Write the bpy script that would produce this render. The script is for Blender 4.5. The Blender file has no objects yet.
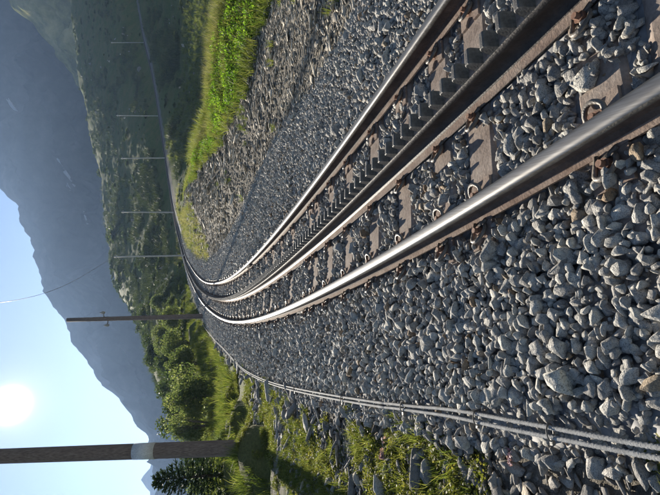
import bpy, bmesh, math, random
import numpy as np
from mathutils import Vector, Matrix, Euler
random.seed(7); RNG = np.random.default_rng(7)
SC = bpy.context.scene
COL = SC.collection
# ------------------------------------------------------------------ camera (phone held sideways: picture is rolled by 90 degrees)
FPX, PW, CH = 496.0, 0.20, 1.0
cw, sw = math.cos(PW), math.sin(PW)
cam = bpy.data.cameras.new('camera'); cam.sensor_width = 36; cam.lens = FPX/660*36
cam.clip_start = .05; cam.clip_end = 6000
cob = bpy.data.objects.new('camera', cam); COL.objects.link(cob)
_right = Vector((1, 0, 0)); _fwd = Vector((0, cw, -sw)); _up = Vector((0, sw, cw))
m = Matrix.Identity(4)
for i, v in enumerate((-_up, _right, -_fwd)):
    for j in range(3): m[j][i] = v[j]
m.translation = (0, 0, CH)
cob.matrix_world = m
SC.camera = cob
# ------------------------------------------------------------------ sun and sky
SUN = Vector((-157.5, 549.7, 215.0)).normalized()
EL = math.asin(SUN.z); AZ = math.atan2(SUN.x, SUN.y)
sl = bpy.data.lights.new('sun', 'SUN'); sl.energy = 5.0; sl.angle = math.radians(.6); sl.color = (1, .91, .77)
so = bpy.data.objects.new('sun', sl); COL.objects.link(so)
so.rotation_euler = SUN.to_track_quat('Z', 'Y').to_euler()
so.location = (-60, 200, 80)
W = bpy.data.worlds.new('World'); SC.world = W; W.use_nodes = True
nt = W.node_tree; N = nt.nodes; LK = nt.links
bg = N['Background']; sky = N.new('ShaderNodeTexSky'); sky.sky_type = 'NISHITA'; sky.sun_disc = False
sky.sun_elevation = EL; sky.sun_rotation = AZ; sky.altitude = 1800; sky.dust_density = 0.2; sky.air_density = 1.0
LK.new(sky.outputs[0], bg.inputs[0]); bg.inputs[1].default_value = .040
# the bright aureole of the real sun
tc = N.new('ShaderNodeTexCoord'); dp = N.new('ShaderNodeVectorMath'); dp.operation = 'DOT_PRODUCT'
LK.new(tc.outputs['Generated'], dp.inputs[0]); dp.inputs[1].default_value = SUN
def powr(e, a):
    mx = N.new('ShaderNodeMath'); mx.operation = 'MAXIMUM'; LK.new(dp.outputs['Value'], mx.inputs[0]); mx.inputs[1].default_value = 0
    p = N.new('ShaderNodeMath'); p.operation = 'POWER'; LK.new(mx.outputs[0], p.inputs[0]); p.inputs[1].default_value = e
    q = N.new('ShaderNodeMath'); q.operation = 'MULTIPLY'; LK.new(p.outputs[0], q.inputs[0]); q.inputs[1].default_value = a
    return q
a1, a2, a3 = powr(9000, 9.0), powr(900, .12), powr(30, .015)
ad = N.new('ShaderNodeMath'); LK.new(a1.outputs[0], ad.inputs[0]); LK.new(a2.outputs[0], ad.inputs[1])
ae = N.new('ShaderNodeMath'); LK.new(ad.outputs[0], ae.inputs[0]); LK.new(a3.outputs[0], ae.inputs[1])
bg2 = N.new('ShaderNodeBackground'); bg2.inputs[0].default_value = (1, .95, .97, 1); LK.new(ae.outputs[0], bg2.inputs[1])
ash = N.new('ShaderNodeAddShader'); LK.new(bg.outputs[0], ash.inputs[0]); LK.new(bg2.outputs[0], ash.inputs[1])
LK.new(ash.outputs[0], N['World Output'].inputs[0])
VS = SC.view_settings; VS.view_transform = 'Standard'; VS.look = 'None'; VS.exposure = 1.55; VS.gamma = 1

# ------------------------------------------------------------------ helpers
def tag(o, label=None, cat=None, group=None, kind=None):
    if label: o['label'] = label
    if cat: o['category'] = cat
    if group: o['group'] = group
    if kind: o['kind'] = kind
    return o
def link(name, mesh, parent=None):
    o = bpy.data.objects.new(name, mesh); COL.objects.link(o)
    if parent is not None: o.parent = parent
    return o
def empty(name, loc=(0, 0, 0), rz=0):
    o = bpy.data.objects.new(name, None); COL.objects.link(o); o.location = loc; o.rotation_euler = (0, 0, rz)
    o.empty_display_size = .2
    return o
def mesh_np(name, V, F, mats=None, smooth=False, mi=None):
    me = bpy.data.meshes.new(name)
    V = np.asarray(V, np.float32); F = np.asarray(F, np.int32)
    k = F.shape[1]
    me.vertices.add(len(V)); me.vertices.foreach_set('co', V.ravel())
    me.loops.add(F.size); me.loops.foreach_set('vertex_index', F.ravel())
    me.polygons.add(len(F)); me.polygons.foreach_set('loop_start', np.arange(0, F.size, k, dtype=np.int32))
    me.polygons.foreach_set('loop_total', np.full(len(F), k, np.int32))
    if mi is not None: me.polygons.foreach_set('material_index', np.asarray(mi, np.int32))
    me.update(calc_edges=True); me.validate()
    if smooth: me.polygons.foreach_set('use_smooth', [True]*len(me.polygons))
    for mm in (mats or []): me.materials.append(mm)
    return me
def bm_mesh(name, bm, mats, smooth=False):
    me = bpy.data.meshes.new(name); bm.normal_update(); bm.to_mesh(me); bm.free()
    for mm in (mats if isinstance(mats, (list, tuple)) else [mats]): me.materials.append(mm)
    if smooth: me.polygons.foreach_set('use_smooth', [True]*len(me.polygons))
    return me
def add_box(bm, c, s, rot=None, taper=1.0, mi=0):
    vs = []
    for z in (-1, 1):
        k = taper if z > 0 else 1
        for x, y in ((-1, -1), (1, -1), (1, 1), (-1, 1)):
            v = Vector((x*s[0]/2*k, y*s[1]/2*k, z*s[2]/2))
            if rot is not None: v = rot @ v
            vs.append(bm.verts.new(v+Vector(c)))
    for f in ((3, 2, 1, 0), (4, 5, 6, 7), (0, 1, 5, 4), (1, 2, 6, 5), (2, 3, 7, 6), (3, 0, 4, 7)):
        bm.faces.new([vs[i] for i in f]).material_index = mi
def add_tube(bm, pts, r, seg=8, cap=True, mi=0):
    pts = [Vector(p) for p in pts]; rs = r if isinstance(r, (list, tuple)) else [r]*len(pts)
    rings = []; prev = None
    for i, p in enumerate(pts):
        t = (pts[min(i+1, len(pts)-1)]-pts[max(i-1, 0)]).normalized()
        a = prev if prev is not None else (Vector((0, 0, 1)) if abs(t.z) < .9 else Vector((1, 0, 0)))
        n = (a-t*a.dot(t)).normalized(); prev = n; b = t.cross(n)
        rings.append([bm.verts.new(p+rs[i]*(math.cos(2*math.pi*k/seg)*n+math.sin(2*math.pi*k/seg)*b)) for k in range(seg)])
    for A, B in zip(rings[:-1], rings[1:]):
        for k in range(seg):
            f = bm.faces.new((A[k], A[(k+1) % seg], B[(k+1) % seg], B[k])); f.material_index = mi; f.smooth = True
    if cap:
        bm.faces.new(rings[0][::-1]).material_index = mi; bm.faces.new(rings[-1]).material_index = mi
_tab = RNG.random((256, 256)); _tab2 = RNG.random((256, 256))
def vnoise(x, y, t=None):
    T = _tab if t is None else t
    xi = np.floor(x).astype(int); yi = np.floor(y).astype(int); fx = x-xi; fy = y-yi
    fx = fx*fx*(3-2*fx); fy = fy*fy*(3-2*fy)
    a = T[xi & 255, yi & 255]; b = T[(xi+1) & 255, yi & 255]; c = T[xi & 255, (yi+1) & 255]; d = T[(xi+1) & 255, (yi+1) & 255]
    return (a*(1-fx)+b*fx)*(1-fy)+(c*(1-fx)+d*fx)*fy-.5
def fbm(x, y, o=4, t=None, ridged=False):
    s = 0; a = 1.
    for k in range(o):
        n = vnoise(x*2**k+k*17.3, y*2**k+k*9.1, t)
        s = s+a*((.5-2*np.abs(n)) if ridged else n); a *= .5
    return s

# ------------------------------------------------------------------ materials
def mat(name):
    M = bpy.data.materials.new(name); M.use_nodes = True
    return M, M.node_tree.nodes, M.node_tree.links, M.node_tree.nodes['Principled BSDF']
def ramp(n, l, src, stops):
    r = n.new('ShaderNodeValToRGB'); e = r.color_ramp.elements
    while len(e) < len(stops): e.new(.5)
    for k, (p, c) in enumerate(stops): e[k].position = p; e[k].color = (*c, 1)
    l.new(src, r.inputs[0]); return r
def noise(n, l, vec, sc, det=4, rough=.55):
    t = n.new('ShaderNodeTexNoise'); t.inputs['Scale'].default_value = sc; t.inputs['Detail'].default_value = det; t.inputs['Roughness'].default_value = rough
    if vec is not None: l.new(vec, t.inputs['Vector'])
    return t
def bump(n, l, h, bs, st, dist):
    b = n.new('ShaderNodeBump'); b.inputs['Strength'].default_value = st; b.inputs['Distance'].default_value = dist
    l.new(h, b.inputs['Height']); l.new(b.outputs[0], bs.inputs['Normal']); return b
def mixc(n, l, f, a, b, mode='MIX'):
    x = n.new('ShaderNodeMix'); x.data_type = 'RGBA'; x.blend_type = mode
    if isinstance(f, (int, float)): x.inputs[0].default_value = f
    else: l.new(f, x.inputs[0])
    for s, v in ((6, a), (7, b)):
        if isinstance(v, tuple): x.inputs[s].default_value = (*v, 1)
        else: l.new(v, x.inputs[s])
    return x.outputs[2]
def stone_mat(name, pal, speck=(.05, .05, .055), spk=.46, sc=1.0):
    M, n, l, bs = mat(name)
    oi = n.new('ShaderNodeObjectInfo'); tcx = n.new('ShaderNodeTexCoord')
    ofs = n.new('ShaderNodeVectorMath'); ofs.operation = 'MULTIPLY_ADD'
    cmb = n.new('ShaderNodeCombineXYZ')
    for k in range(3): l.new(oi.outputs['Random'], cmb.inputs[k])
    ofs.inputs[1].default_value = (37, 91, 53); l.new(cmb.outputs[0], ofs.inputs[0]); l.new(tcx.outputs['Object'], ofs.inputs[2])
    v = ofs.outputs[0]
    base = ramp(n, l, oi.outputs['Random'], pal)
    n1 = noise(n, l, v, 2.2*sc, 3); n2 = noise(n, l, v, 24*sc, 3, .75)
    big = ramp(n, l, n1.outputs[0], [(.3, (.62, .62, .62)), (.7, (1.25, 1.22, 1.18))])
    c = mixc(n, l, 1.0, base.outputs[0], big.outputs[0], 'MULTIPLY')
    sp = ramp(n, l, n2.outputs[0], [(spk-.10, (.85, .85, .85)), (spk+.03, (0, 0, 0))])
    c = mixc(n, l, sp.outputs[0], c, speck)
    l.new(c, bs.inputs['Base Color']); bs.inputs['Roughness'].default_value = .82
    bs.inputs['Specular IOR Level'].default_value = .3
    n3 = noise(n, l, v, 5*sc, 5, .65); bump(n, l, n3.outputs[0], bs, .55, .12)
    return M
M_GRAN = stone_mat('granite', [(0, (.31, .30, .285)), (.25, (.41, .40, .38)), (.55, (.49, .48, .45)), (.8, (.57, .555, .51)), (.955, (.62, .60, .54)), (.975, (.33, .22, .13)), (1, (.36, .30, .22))])
M_SLATE = stone_mat('slate', [(0, (.32, .29, .245)), (.4, (.44, .40, .33)), (.8, (.54, .50, .42)), (1, (.64, .58, .47))], spk=.38)
M_VERGE = stone_mat('verge_stone', [(0, (.20, .19, .18)), (.5, (.32, .305, .285)), (.9, (.42, .40, .36)), (1, (.46, .38, .28))], spk=.42)
def rust_mat(name, c1, c2, c3, rough=.75, sc=14, metal=0.0, spec=.35):
    M, n, l, bs = mat(name); tcx = n.new('ShaderNodeTexCoord')
    a = noise(n, l, tcx.outputs['Object'], sc, 6, .65); b = noise(n, l, tcx.outputs['Object'], sc*9, 3, .6)
    r = ramp(n, l, a.outputs[0], [(.3, c1), (.5, c2), (.72, c3)])
    r2 = ramp(n, l, b.outputs[0], [(.3, (.8, .8, .8)), (.7, (1.15, 1.15, 1.15))])
    l.new(mixc(n, l, 1.0, r.outputs[0], r2.outputs[0], 'MULTIPLY'), bs.inputs['Base Color'])
    bs.inputs['Specular IOR Level'].default_value = spec; bs.inputs['Roughness'].default_value = rough; bs.inputs['Metallic'].default_value = metal
    bump(n, l, b.outputs[0], bs, .25, .01)
    return M
M_RUST = rust_mat('rusty_rail_steel', (.055, .036, .028), (.09, .062, .048), (.14, .10, .078))
M_SLEEP = rust_mat('weathered_sleeper_steel', (.15, .115, .095), (.25, .205, .175), (.34, .29, .25), sc=7, rough=.95, spec=.08)
M_FOOT = rust_mat('dusty_rail_foot', (.17, .12, .095), (.26, .20, .165), (.34, .28, .235), sc=9, rough=.95, spec=.08)
M_RACK = rust_mat('greased_rack_steel', (.022, .019, .018), (.04, .033, .03), (.075, .06, .05), rough=.6, sc=11)
M_TOOTH = rust_mat('worn_tooth_steel', (.055, .05, .045), (.10, .095, .09), (.17, .165, .155), rough=.55, metal=.1)
M_CLIP = rust_mat('spring_clip_steel', (.08, .07, .06), (.16, .14, .12), (.28, .25, .21), rough=.5)
M_BOLT = rust_mat('rusty_bolt', (.13, .06, .035), (.22, .12, .08), (.30, .20, .15))
M_GALV = rust_mat('galvanised_steel', (.22, .22, .215), (.30, .30, .295), (.40, .40, .39), rough=.85, sc=20, metal=.0, spec=.15)
M_STEEL, n, l, bs = mat('polished_rail_head')
tcx = n.new('ShaderNodeTexCoord'); mp = n.new('ShaderNodeMapping'); mp.inputs['Rotation'].default_value = (0, 0, .3); mp.inputs['Scale'].default_value = (60, 3, 1)
l.new(tcx.outputs['Object'], mp.inputs[0]); a = noise(n, l, mp.outputs[0], 3, 4); r = ramp(n, l, a.outputs[0], [(.3, (.15, .145, .14)), (.7, (.24, .235, .23))])
l.new(r.outputs[0], bs.inputs['Base Color']); bs.inputs['Metallic'].default_value = .85; bs.inputs['Roughness'].default_value = .48
M_HSIDE = rust_mat('worn_rail_head_side', (.10, .085, .07), (.17, .15, .125), (.26, .235, .20), rough=.5, metal=.4)
M_WOOD, n, l, bs = mat('weathered_pole_wood'); tcx = n.new('ShaderNodeTexCoord'); mp = n.new('ShaderNodeMapping'); mp.inputs['Scale'].default_value = (30, 30, 1.2)
l.new(tcx.outputs['Object'], mp.inputs[0]); a = noise(n, l, mp.outputs[0], 2, 6, .6); r = ramp(n, l, a.outputs[0], [(.3, (.09, .065, .055)), (.55, (.17, .13, .11)), (.8, (.25, .21, .185))])
l.new(r.outputs[0], bs.inputs['Base Color']); bs.inputs['Roughness'].default_value = .85; bump(n, l, a.outputs[0], bs, .5, .02)
M_SHEET = rust_mat('bare_metal_sheet', (.42, .43, .44), (.52, .53, .54), (.62, .63, .64), rough=.6, sc=6)
M_PALE = rust_mat('pale_pole', (.30, .29, .27), (.38, .37, .34), (.45, .44, .41), sc=3)
def leaf_mat(name, pal, trans=.5, var=1.0):
    M, n, l, bs = mat(name); oi = n.new('ShaderNodeObjectInfo'); geo = n.new('ShaderNodeNewGeometry'); 
    tcx = n.new('ShaderNodeTexCoord'); a = noise(n, l, geo.outputs['Position'], var, 3)
    mx = n.new('ShaderNodeMath'); mx.operation = 'ADD'; l.new(a.outputs[0], mx.inputs[0])
    m2 = n.new('ShaderNodeMath'); m2.operation = 'MULTIPLY_ADD'; l.new(geo.outputs['Random Per Island'], m2.inputs[0]); m2.inputs[1].default_value = .5; m2.inputs[2].default_value = -.25
    l.new(m2.outputs[0], mx.inputs[1])
    r = ramp(n, l, mx.outputs[0], pal)
    l.new(r.outputs[0], bs.inputs['Base Color']); bs.inputs['Roughness'].default_value = .6; bs.inputs['Specular IOR Level'].default_value = .25
    tr = n.new('ShaderNodeBsdfTranslucent'); tcol = mixc(n, l, 1.0, r.outputs[0], (1.9, 2.0, .9) if trans > .52 else (1.45, 1.5, .85), 'MULTIPLY'); l.new(tcol, tr.inputs[0])
    ms = n.new('ShaderNodeMixShader'); ms.inputs[0].default_value = trans; l.new(bs.outputs[0], ms.inputs[1]); l.new(tr.outputs[0], ms.inputs[2])
    l.new(ms.outputs[0], n['Material Output'].inputs[0]); return M
M_LIME = leaf_mat('lime_herb_leaf', [(.25, (.035, .075, .012)), (.5, (.08, .15, .02)), (.75, (.16, .235, .035))], .55)
M_STRAW = leaf_mat('dry_grass_blade', [(.25, (.08, .10, .03)), (.5, (.17, .165, .07)), (.75, (.32, .28, .16))], .45)
M_GRASS = leaf_mat('mountain_grass_blade', [(.25, (.05, .075, .018)), (.5, (.10, .13, .03)), (.75, (.20, .20, .07))], .5)
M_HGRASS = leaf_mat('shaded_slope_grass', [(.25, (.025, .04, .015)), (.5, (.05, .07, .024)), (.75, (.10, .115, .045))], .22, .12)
M_MOSS = leaf_mat('yellow_moss', [(.25, (.07, .085, .02)), (.5, (.14, .15, .03)), (.75, (.24, .22, .06))], .4, 6)
M_SHRUB = leaf_mat('alder_leaf', [(.25, (.055, .08, .035)), (.5, (.10, .13, .055)), (.75, (.18, .195, .095))], .5)
M_DSHRUB = leaf_mat('dark_scrub_leaf', [(.25, (.03, .05, .02)), (.5, (.055, .08, .03)), (.75, (.09, .11, .04))], .4, .3)
M_NEEDLE = leaf_mat('spruce_needle', [(.25, (.014, .028, .016)), (.5, (.025, .045, .022)), (.75, (.045, .065, .03))], .2)
M_BARK = rust_mat('bark', (.05, .04, .03), (.09, .07, .055), (.14, .115, .09), sc=8)
M_PINK = leaf_mat('pink_petal', [(.25, (.28, .15, .20)), (.75, (.42, .27, .33))], .3)
# ground: grass, earth and scree blended by the masks stored on the mesh and by world-space noise
def ground_mat(name, far=False):
    M, n, l, bs = mat(name); geo = n.new('ShaderNodeNewGeometry'); P = geo.outputs['Position']
    at = n.new('ShaderNodeAttribute'); at.attribute_name = 'scree'
    g1 = noise(n, l, P, .35 if not far else .03, 6, .65); g2 = noise(n, l, P, 4 if not far else .25, 6, .7); g3 = noise(n, l, P, 28 if not far else 1.2, 4, .7)
    grass = ramp(n, l, g2.outputs[0], [(.3, (.04, .065, .018)), (.5, (.07, .10, .028)), (.68, (.12, .135, .045))])
    dry = ramp(n, l, g3.outputs[0], [(.3, (.06, .062, .022)), (.6, (.14, .14, .05))])
    f1 = ramp(n, l, g1.outputs[0], [(.42, (0, 0, 0)), (.62, (1, 1, 1))])
    veg = mixc(n, l, f1.outputs[0], grass.outputs[0], dry.outputs[0])
    rock = ramp(n, l, g3.outputs[0], [(.25, (.07, .063, .052)), (.5, (.17, .155, .13)), (.75, (.30, .275, .23))])
    ms = n.new('ShaderNodeMath'); ms.operation = 'ADD'; l.new(at.outputs['Fac'], ms.inputs[0])
    mm = n.new('ShaderNodeMath'); mm.operation = 'MULTIPLY_ADD'; l.new(g2.outputs[0], mm.inputs[0]); mm.inputs[1].default_value = 1.6; mm.inputs[2].default_value = -.8
    l.new(mm.outputs[0], ms.inputs[1])
    f2 = ramp(n, l, ms.outputs[0], [(.42, (0, 0, 0)), (.58, (1, 1, 1))])
    l.new(mixc(n, l, f2.outputs[0], veg, rock.outputs[0]), bs.inputs['Base Color'])
    bs.inputs['Roughness'].default_value = .95; bs.inputs['Specular IOR Level'].default_value = .1
    bump(n, l, g3.outputs[0], bs, .8, .05 if not far else .8)
    return M
M_GROUND = ground_mat('turf_and_scree')
M_BED, n, l, bs = mat('fine_ballast'); geo = n.new('ShaderNodeNewGeometry')
vo = n.new('ShaderNodeTexVoronoi'); vo.inputs['Scale'].default_value = 19; l.new(geo.outputs['Position'], vo.inputs['Vector'])
sx = n.new('ShaderNodeSeparateColor'); l.new(vo.outputs['Color'], sx.inputs[0])
r = ramp(n, l, sx.outputs[0], [(0, (.10, .10, .105)), (.5, (.21, .21, .215)), (1, (.34, .335, .33))]); l.new(r.outputs[0], bs.inputs['Base Color'])
bs.inputs['Roughness'].default_value = .9; bb = bump(n, l, vo.outputs['Distance'], bs, 1.0, .04); bb.invert = True
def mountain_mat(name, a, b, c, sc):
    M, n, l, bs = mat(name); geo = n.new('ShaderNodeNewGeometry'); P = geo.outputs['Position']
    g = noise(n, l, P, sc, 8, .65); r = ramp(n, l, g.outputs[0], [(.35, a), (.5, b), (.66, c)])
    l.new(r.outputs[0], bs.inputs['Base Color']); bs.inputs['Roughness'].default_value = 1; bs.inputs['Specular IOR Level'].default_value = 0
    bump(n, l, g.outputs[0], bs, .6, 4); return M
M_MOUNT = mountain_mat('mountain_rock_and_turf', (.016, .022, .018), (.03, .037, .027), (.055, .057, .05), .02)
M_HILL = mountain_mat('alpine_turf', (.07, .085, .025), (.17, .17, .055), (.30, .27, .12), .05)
M_SNOW, n, l, bs = mat('old_snow'); bs.inputs['Base Color'].default_value = (.30, .31, .33, 1); bs.inputs['Roughness'].default_value = .8

# ------------------------------------------------------------------ the line of the track
NT = np.array([.08692, -.07412, .99345]); XT = np.array([.99592, -.01794, -.08848]); YT = np.array([.02438, .99709, .07225]); OT = np.array([-.0893, .0761, -.0201])
kn = [0, 3, 6, 9, 13, 18, 26, 40]; kp = [.0342, .0156, .0145, .0118, .0099, .0039, .0066, .0069]; TH0 = -.3432
def fit_curve():
    ds = .05; S = np.arange(0, 60, ds); k = np.interp(S, kn, kp); th = TH0+np.cumsum(k)*ds
    x = 1.3328+np.cumsum(np.sin(th))*ds; y = np.cumsum(np.cos(th))*ds
    z = .001*np.maximum(S-6, 0)**2*.5+.0012*np.maximum(S-20, 0)**2*.5
    Sb = np.arange(-4, 0, ds); thb = TH0+Sb*.0342
    xb = 1.3328-np.cumsum(np.sin(thb)[::-1])[::-1]*ds; yb = -np.cumsum(np.cos(thb)[::-1])[::-1]*ds
    X = np.r_[xb, x]; Y = np.r_[yb, y]; Z = np.r_[0*xb, z]; S = np.r_[Sb, S]
    return S, X[:, None]*XT+Y[:, None]*YT+Z[:, None]*NT+OT
def unproj(V, yimg, d):
    u, v = (247.5-yimg)*d/FPX, (V-330)*d/FPX
    return np.array([u, d*cw-v*sw, -d*sw-v*cw+CH])
def project(P):
    P = np.asarray(P); d = P[..., 1]*cw-(P[..., 2]-CH)*sw; up = P[..., 1]*sw+(P[..., 2]-CH)*cw
    dd = np.maximum(d, 1e-3)
    return 330-FPX*up/dd, 247.5-FPX*P[..., 0]/dd, d      # image x, image y (in photo pixels), depth
S0, C0 = fit_curve()
S_OFS = 4.0
kpts = [C0[int(round((s+4)/.05))] for s in list(np.arange(-4, 44.1, 2)[:-1])]; print('end', kpts[-1], project(kpts[-1]))
for a, b, d in [(182, 250, 55), (176.5, 229, 61), (172.7, 212, 67), (165.8, 167, 79), (161.8, 140, 87), (157, 107, 98), (150, 67, 112), (144, 43, 122), (138, 10, 138), (133, -20, 153), (127, -70, 178)]:
    kpts.append(unproj(a, b, d))
kpts = np.array(kpts)
def spline(P):
    t = np.r_[0, np.cumsum(np.linalg.norm(np.diff(P, axis=0), axis=1))]; n_ = len(t); h = np.diff(t)
    A = np.eye(n_); B = np.zeros((n_, 3))
    for i in range(1, n_-1):
        A[i, i-1] = h[i-1]; A[i, i] = 2*(h[i-1]+h[i]); A[i, i+1] = h[i]
        B[i] = 6*((P[i+1]-P[i])/h[i]-(P[i]-P[i-1])/h[i-1])
    Mm = np.linalg.solve(A, B); tt = np.arange(0, t[-1], .1); out = []
    idx = np.clip(np.searchsorted(t, tt)-1, 0, n_-2); a = (t[idx+1]-tt)[:, None]; b = (tt-t[idx])[:, None]; hh = h[idx][:, None]
    return tt, Mm[idx]*a**3/(6*hh)+Mm[idx+1]*b**3/(6*hh)+(P[idx]/hh-Mm[idx]*hh/6)*a+(P[idx+1]/hh-Mm[idx+1]*hh/6)*b
TS, TP = spline(kpts); TS = TS-S_OFS            # arclength parameter, 0 abreast of the camera
TT = np.gradient(TP, axis=0); TT /= np.linalg.norm(TT, axis=1)[:, None]
wN = np.clip((TS-25)/35, 0, 1)[:, None]; wN = wN*wN*(3-2*wN)
TN = NT*(1-wN)+np.array([0, -.08, 1])*wN
TR = np.cross(TT, TN); TR /= np.linalg.norm(TR, axis=1)[:, None]
TU = np.cross(TR, TT)
def frame(s):
    f = [np.interp(s, TS, A[:, k]) for A in (TP, TT, TR, TU) for k in range(3)]
    return [np.array(f[i*3:i*3+3]) for i in range(4)]
def tpos(s, o, h): p, t, r, u = frame(s); return p+r*o+u*h
def tposv(s, o, h):
    I = [np.stack([np.interp(s, TS, A[:, k]) for k in range(3)], -1) for A in (TP, TR, TU)]
    return I[0]+I[1]*np.asarray(o)[..., None]+I[2]*np.asarray(h)[..., None]
_cs = slice(None, None, 3)
def near_track(x, y):
    x = np.asarray(x, float).ravel(); y = np.asarray(y, float).ravel()
    s = np.empty_like(x); o = np.empty_like(x); px, py = TP[_cs, 0], TP[_cs, 1]; ss = TS[_cs]; tx, ty = TT[_cs, 0], TT[_cs, 1]
    for a in range(0, len(x), 4000):
        X, Y = x[a:a+4000, None], y[a:a+4000, None]
        i = ((X-px)**2+(Y-py)**2).argmin(1)
        dx, dy = X[:, 0]-px[i], Y[:, 0]-py[i]; hn = np.hypot(tx[i], ty[i])
        s[a:a+4000] = ss[i]+(dx*tx[i]+dy*ty[i])/hn; o[a:a+4000] = (dx*ty[i]-dy*tx[i])/hn
    return s, o

# ------------------------------------------------------------------ the lie of the land: depth and image height along a fan of bearings
def zplane(x, y): return -.0336-.0875*x+.0746*y
COLS = {  # U : [(depth, V), ...] beyond the near plane
 -330: [(9, 262), (15, 250), (25, 246), (60, 250), (120, 262), (260, 262)],
 -120: [(9, 250), (15, 236), (25, 228), (50, 232), (90, 245), (200, 252)],
 0:   [(8, 243), (12, 230), (20, 218), (40, 214), (70, 232), (110, 250), (260, 246)],
 50:  [(8, 246), (12, 232), (20, 216), (38, 205), (60, 208), (100, 235), (260, 240)],
 100: [(9, 249), (13, 232), (20, 215), (40, 185), (65, 166), (90, 158), (130, 180), (260, 200)],
 150: [(13, 229), (20, 213), (35, 186), (60, 162), (95, 145), (130, 155), (260, 190)],
 200: [(22, 210), (30, 196), (45, 182), (70, 158), (110, 130), (150, 118), (190, 130), (300, 160)],
 240: [(30, 200), (45, 187), (57, 181), (68, 170), (100, 140), (150, 108), (190, 116), (300, 150)],
 262: [(12, 232), (20, 214), (35, 196), (50, 184), (60, 176), (75, 166), (110, 135), (165, 105), (210, 116), (320, 150)],
 283: [(10, 238), (16, 217), (25, 196), (38, 182), (50, 182), (67, 172), (78, 163), (115, 132), (175, 103), (220, 115), (320, 150)],
 305: [(9, 248), (15, 220), (22, 197), (30, 183), (42, 187), (70, 170), (80, 160), (120, 128), (180, 102), (230, 115), (330, 150)],
 350: [(7.5, 270), (12, 236), (17, 212), (21, 194), (30, 204), (58, 192), (83, 161), (100, 143), (140, 117), (190, 90), (240, 105), (330, 140)],
 400: [(6.5, 290), (9.5, 255), (12.5, 226), (15.5, 208), (24, 232), (52, 212), (101, 155), (120, 138), (155, 106), (200, 78), (250, 95), (330, 130)],
 450: [(6, 298), (9, 262), (12, 230), (14.5, 212), (24, 240), (55, 212), (120, 143), (140, 125), (170, 98), (210, 71), (260, 90), (330, 130)],
 495: [(5.5, 310), (8.5, 271), (11, 238), (13.5, 218), (24, 245), (55, 215), (137, 136), (155, 118), (180, 92), (215, 68), (265, 90), (330, 130)],
 600: [(6, 318), (8.5, 285), (11, 252), (13, 235), (24, 255), (60, 215), (165, 121), (200, 90), (240, 66), (290, 90), (340, 130)],
 900: [(7, 330), (11, 290), (14, 265), (24, 260), (60, 225), (180, 130), (230, 90), (270, 66), (320, 80), (360, 120)],
}
YG = np.r_[np.linspace(.3, 6, 20), np.geomspace(6.3, 420, 130)]
_A, _Z = [], []
for U in sorted(COLS):
    pts = [unproj(V, 495-U, d) for d, V in COLS[U]]; a_ = np.mean([q[0]/q[1] for q in pts]); y0 = pts[0][1]
    ys = [y for y in (.3, 1, 2, 3, 4, 5, 7, 9, 12, 15, 18, 22) if y < y0-.8]
    allp = [(y, zplane(a_*y, y)-.2) for y in ys]+[(q[1], q[2]) for q in pts]
    zz = np.interp(YG, [q[0] for q in allp], [q[1] for q in allp])
    for _ in range(3): zz[1:-1] = .25*zz[:-2]+.5*zz[1:-1]+.25*zz[2:]
    _A.append(a_); _Z.append(zz)
_A = np.array(_A); _Z = np.array(_Z)
AG = np.linspace(_A[0], _A[-1], 260); ZG = np.stack([np.interp(AG, _A, _Z[:, j]) for j in range(len(YG))], 1)
for _ in range(10): ZG[1:-1] = .25*ZG[:-2]+.5*ZG[1:-1]+.25*ZG[2:]
def polar(x, y):
    yy = np.maximum(y, .3); a = np.clip(x/yy, AG[0], AG[-1]); fi = (a-AG[0])/(AG[-1]-AG[0])*(len(AG)-1)
    i = np.clip(fi.astype(int), 0, len(AG)-2); fa = fi-i; fj = np.interp(yy, YG, np.arange(len(YG))); j = np.clip(fj.astype(int), 0, len(YG)-2); fb = fj-j
    z = (ZG[i, j]*(1-fb)+ZG[i, j+1]*fb)*(1-fa)+(ZG[i+1, j]*(1-fb)+ZG[i+1, j+1]*fb)*fa
    w = np.clip((y-1)/2, 0, 1)
    return z*w+(zplane(x, y)-.2)*(1-w)
RE_S = [-4, 3.6, 4.4, 5.5, 7.5, 10.4, 14.5, 21.7, 40, 60]; RE_O = [1.85, 1.87, 1.87, 2.0, 2.4, 2.43, 2.15, 1.75, 1.6, 1.6]
def sstep(a, b, x): t = np.clip((x-a)/(b-a), 0, 1); return t*t*(3-2*t)
def bed_h(s, o):                                   # ballast surface relative to the rail tops
    e = np.interp(s, RE_S, RE_O)
    h = np.full_like(o, -.141)+.012*sstep(.58, .75, np.abs(o))*(1-sstep(-1.15, -1.3, o))
    h = h-.07*sstep(-1.2, -1.5, o)-.06*sstep(e-.25, e+.05, o)
    h = h+.022*np.cos(np.clip(o, -.5, .5)*math.pi)*(np.abs(o) < .5)
    return h
def zbed(s, o):
    return tposv(s, o, bed_h(s, o))[..., 2]
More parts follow.
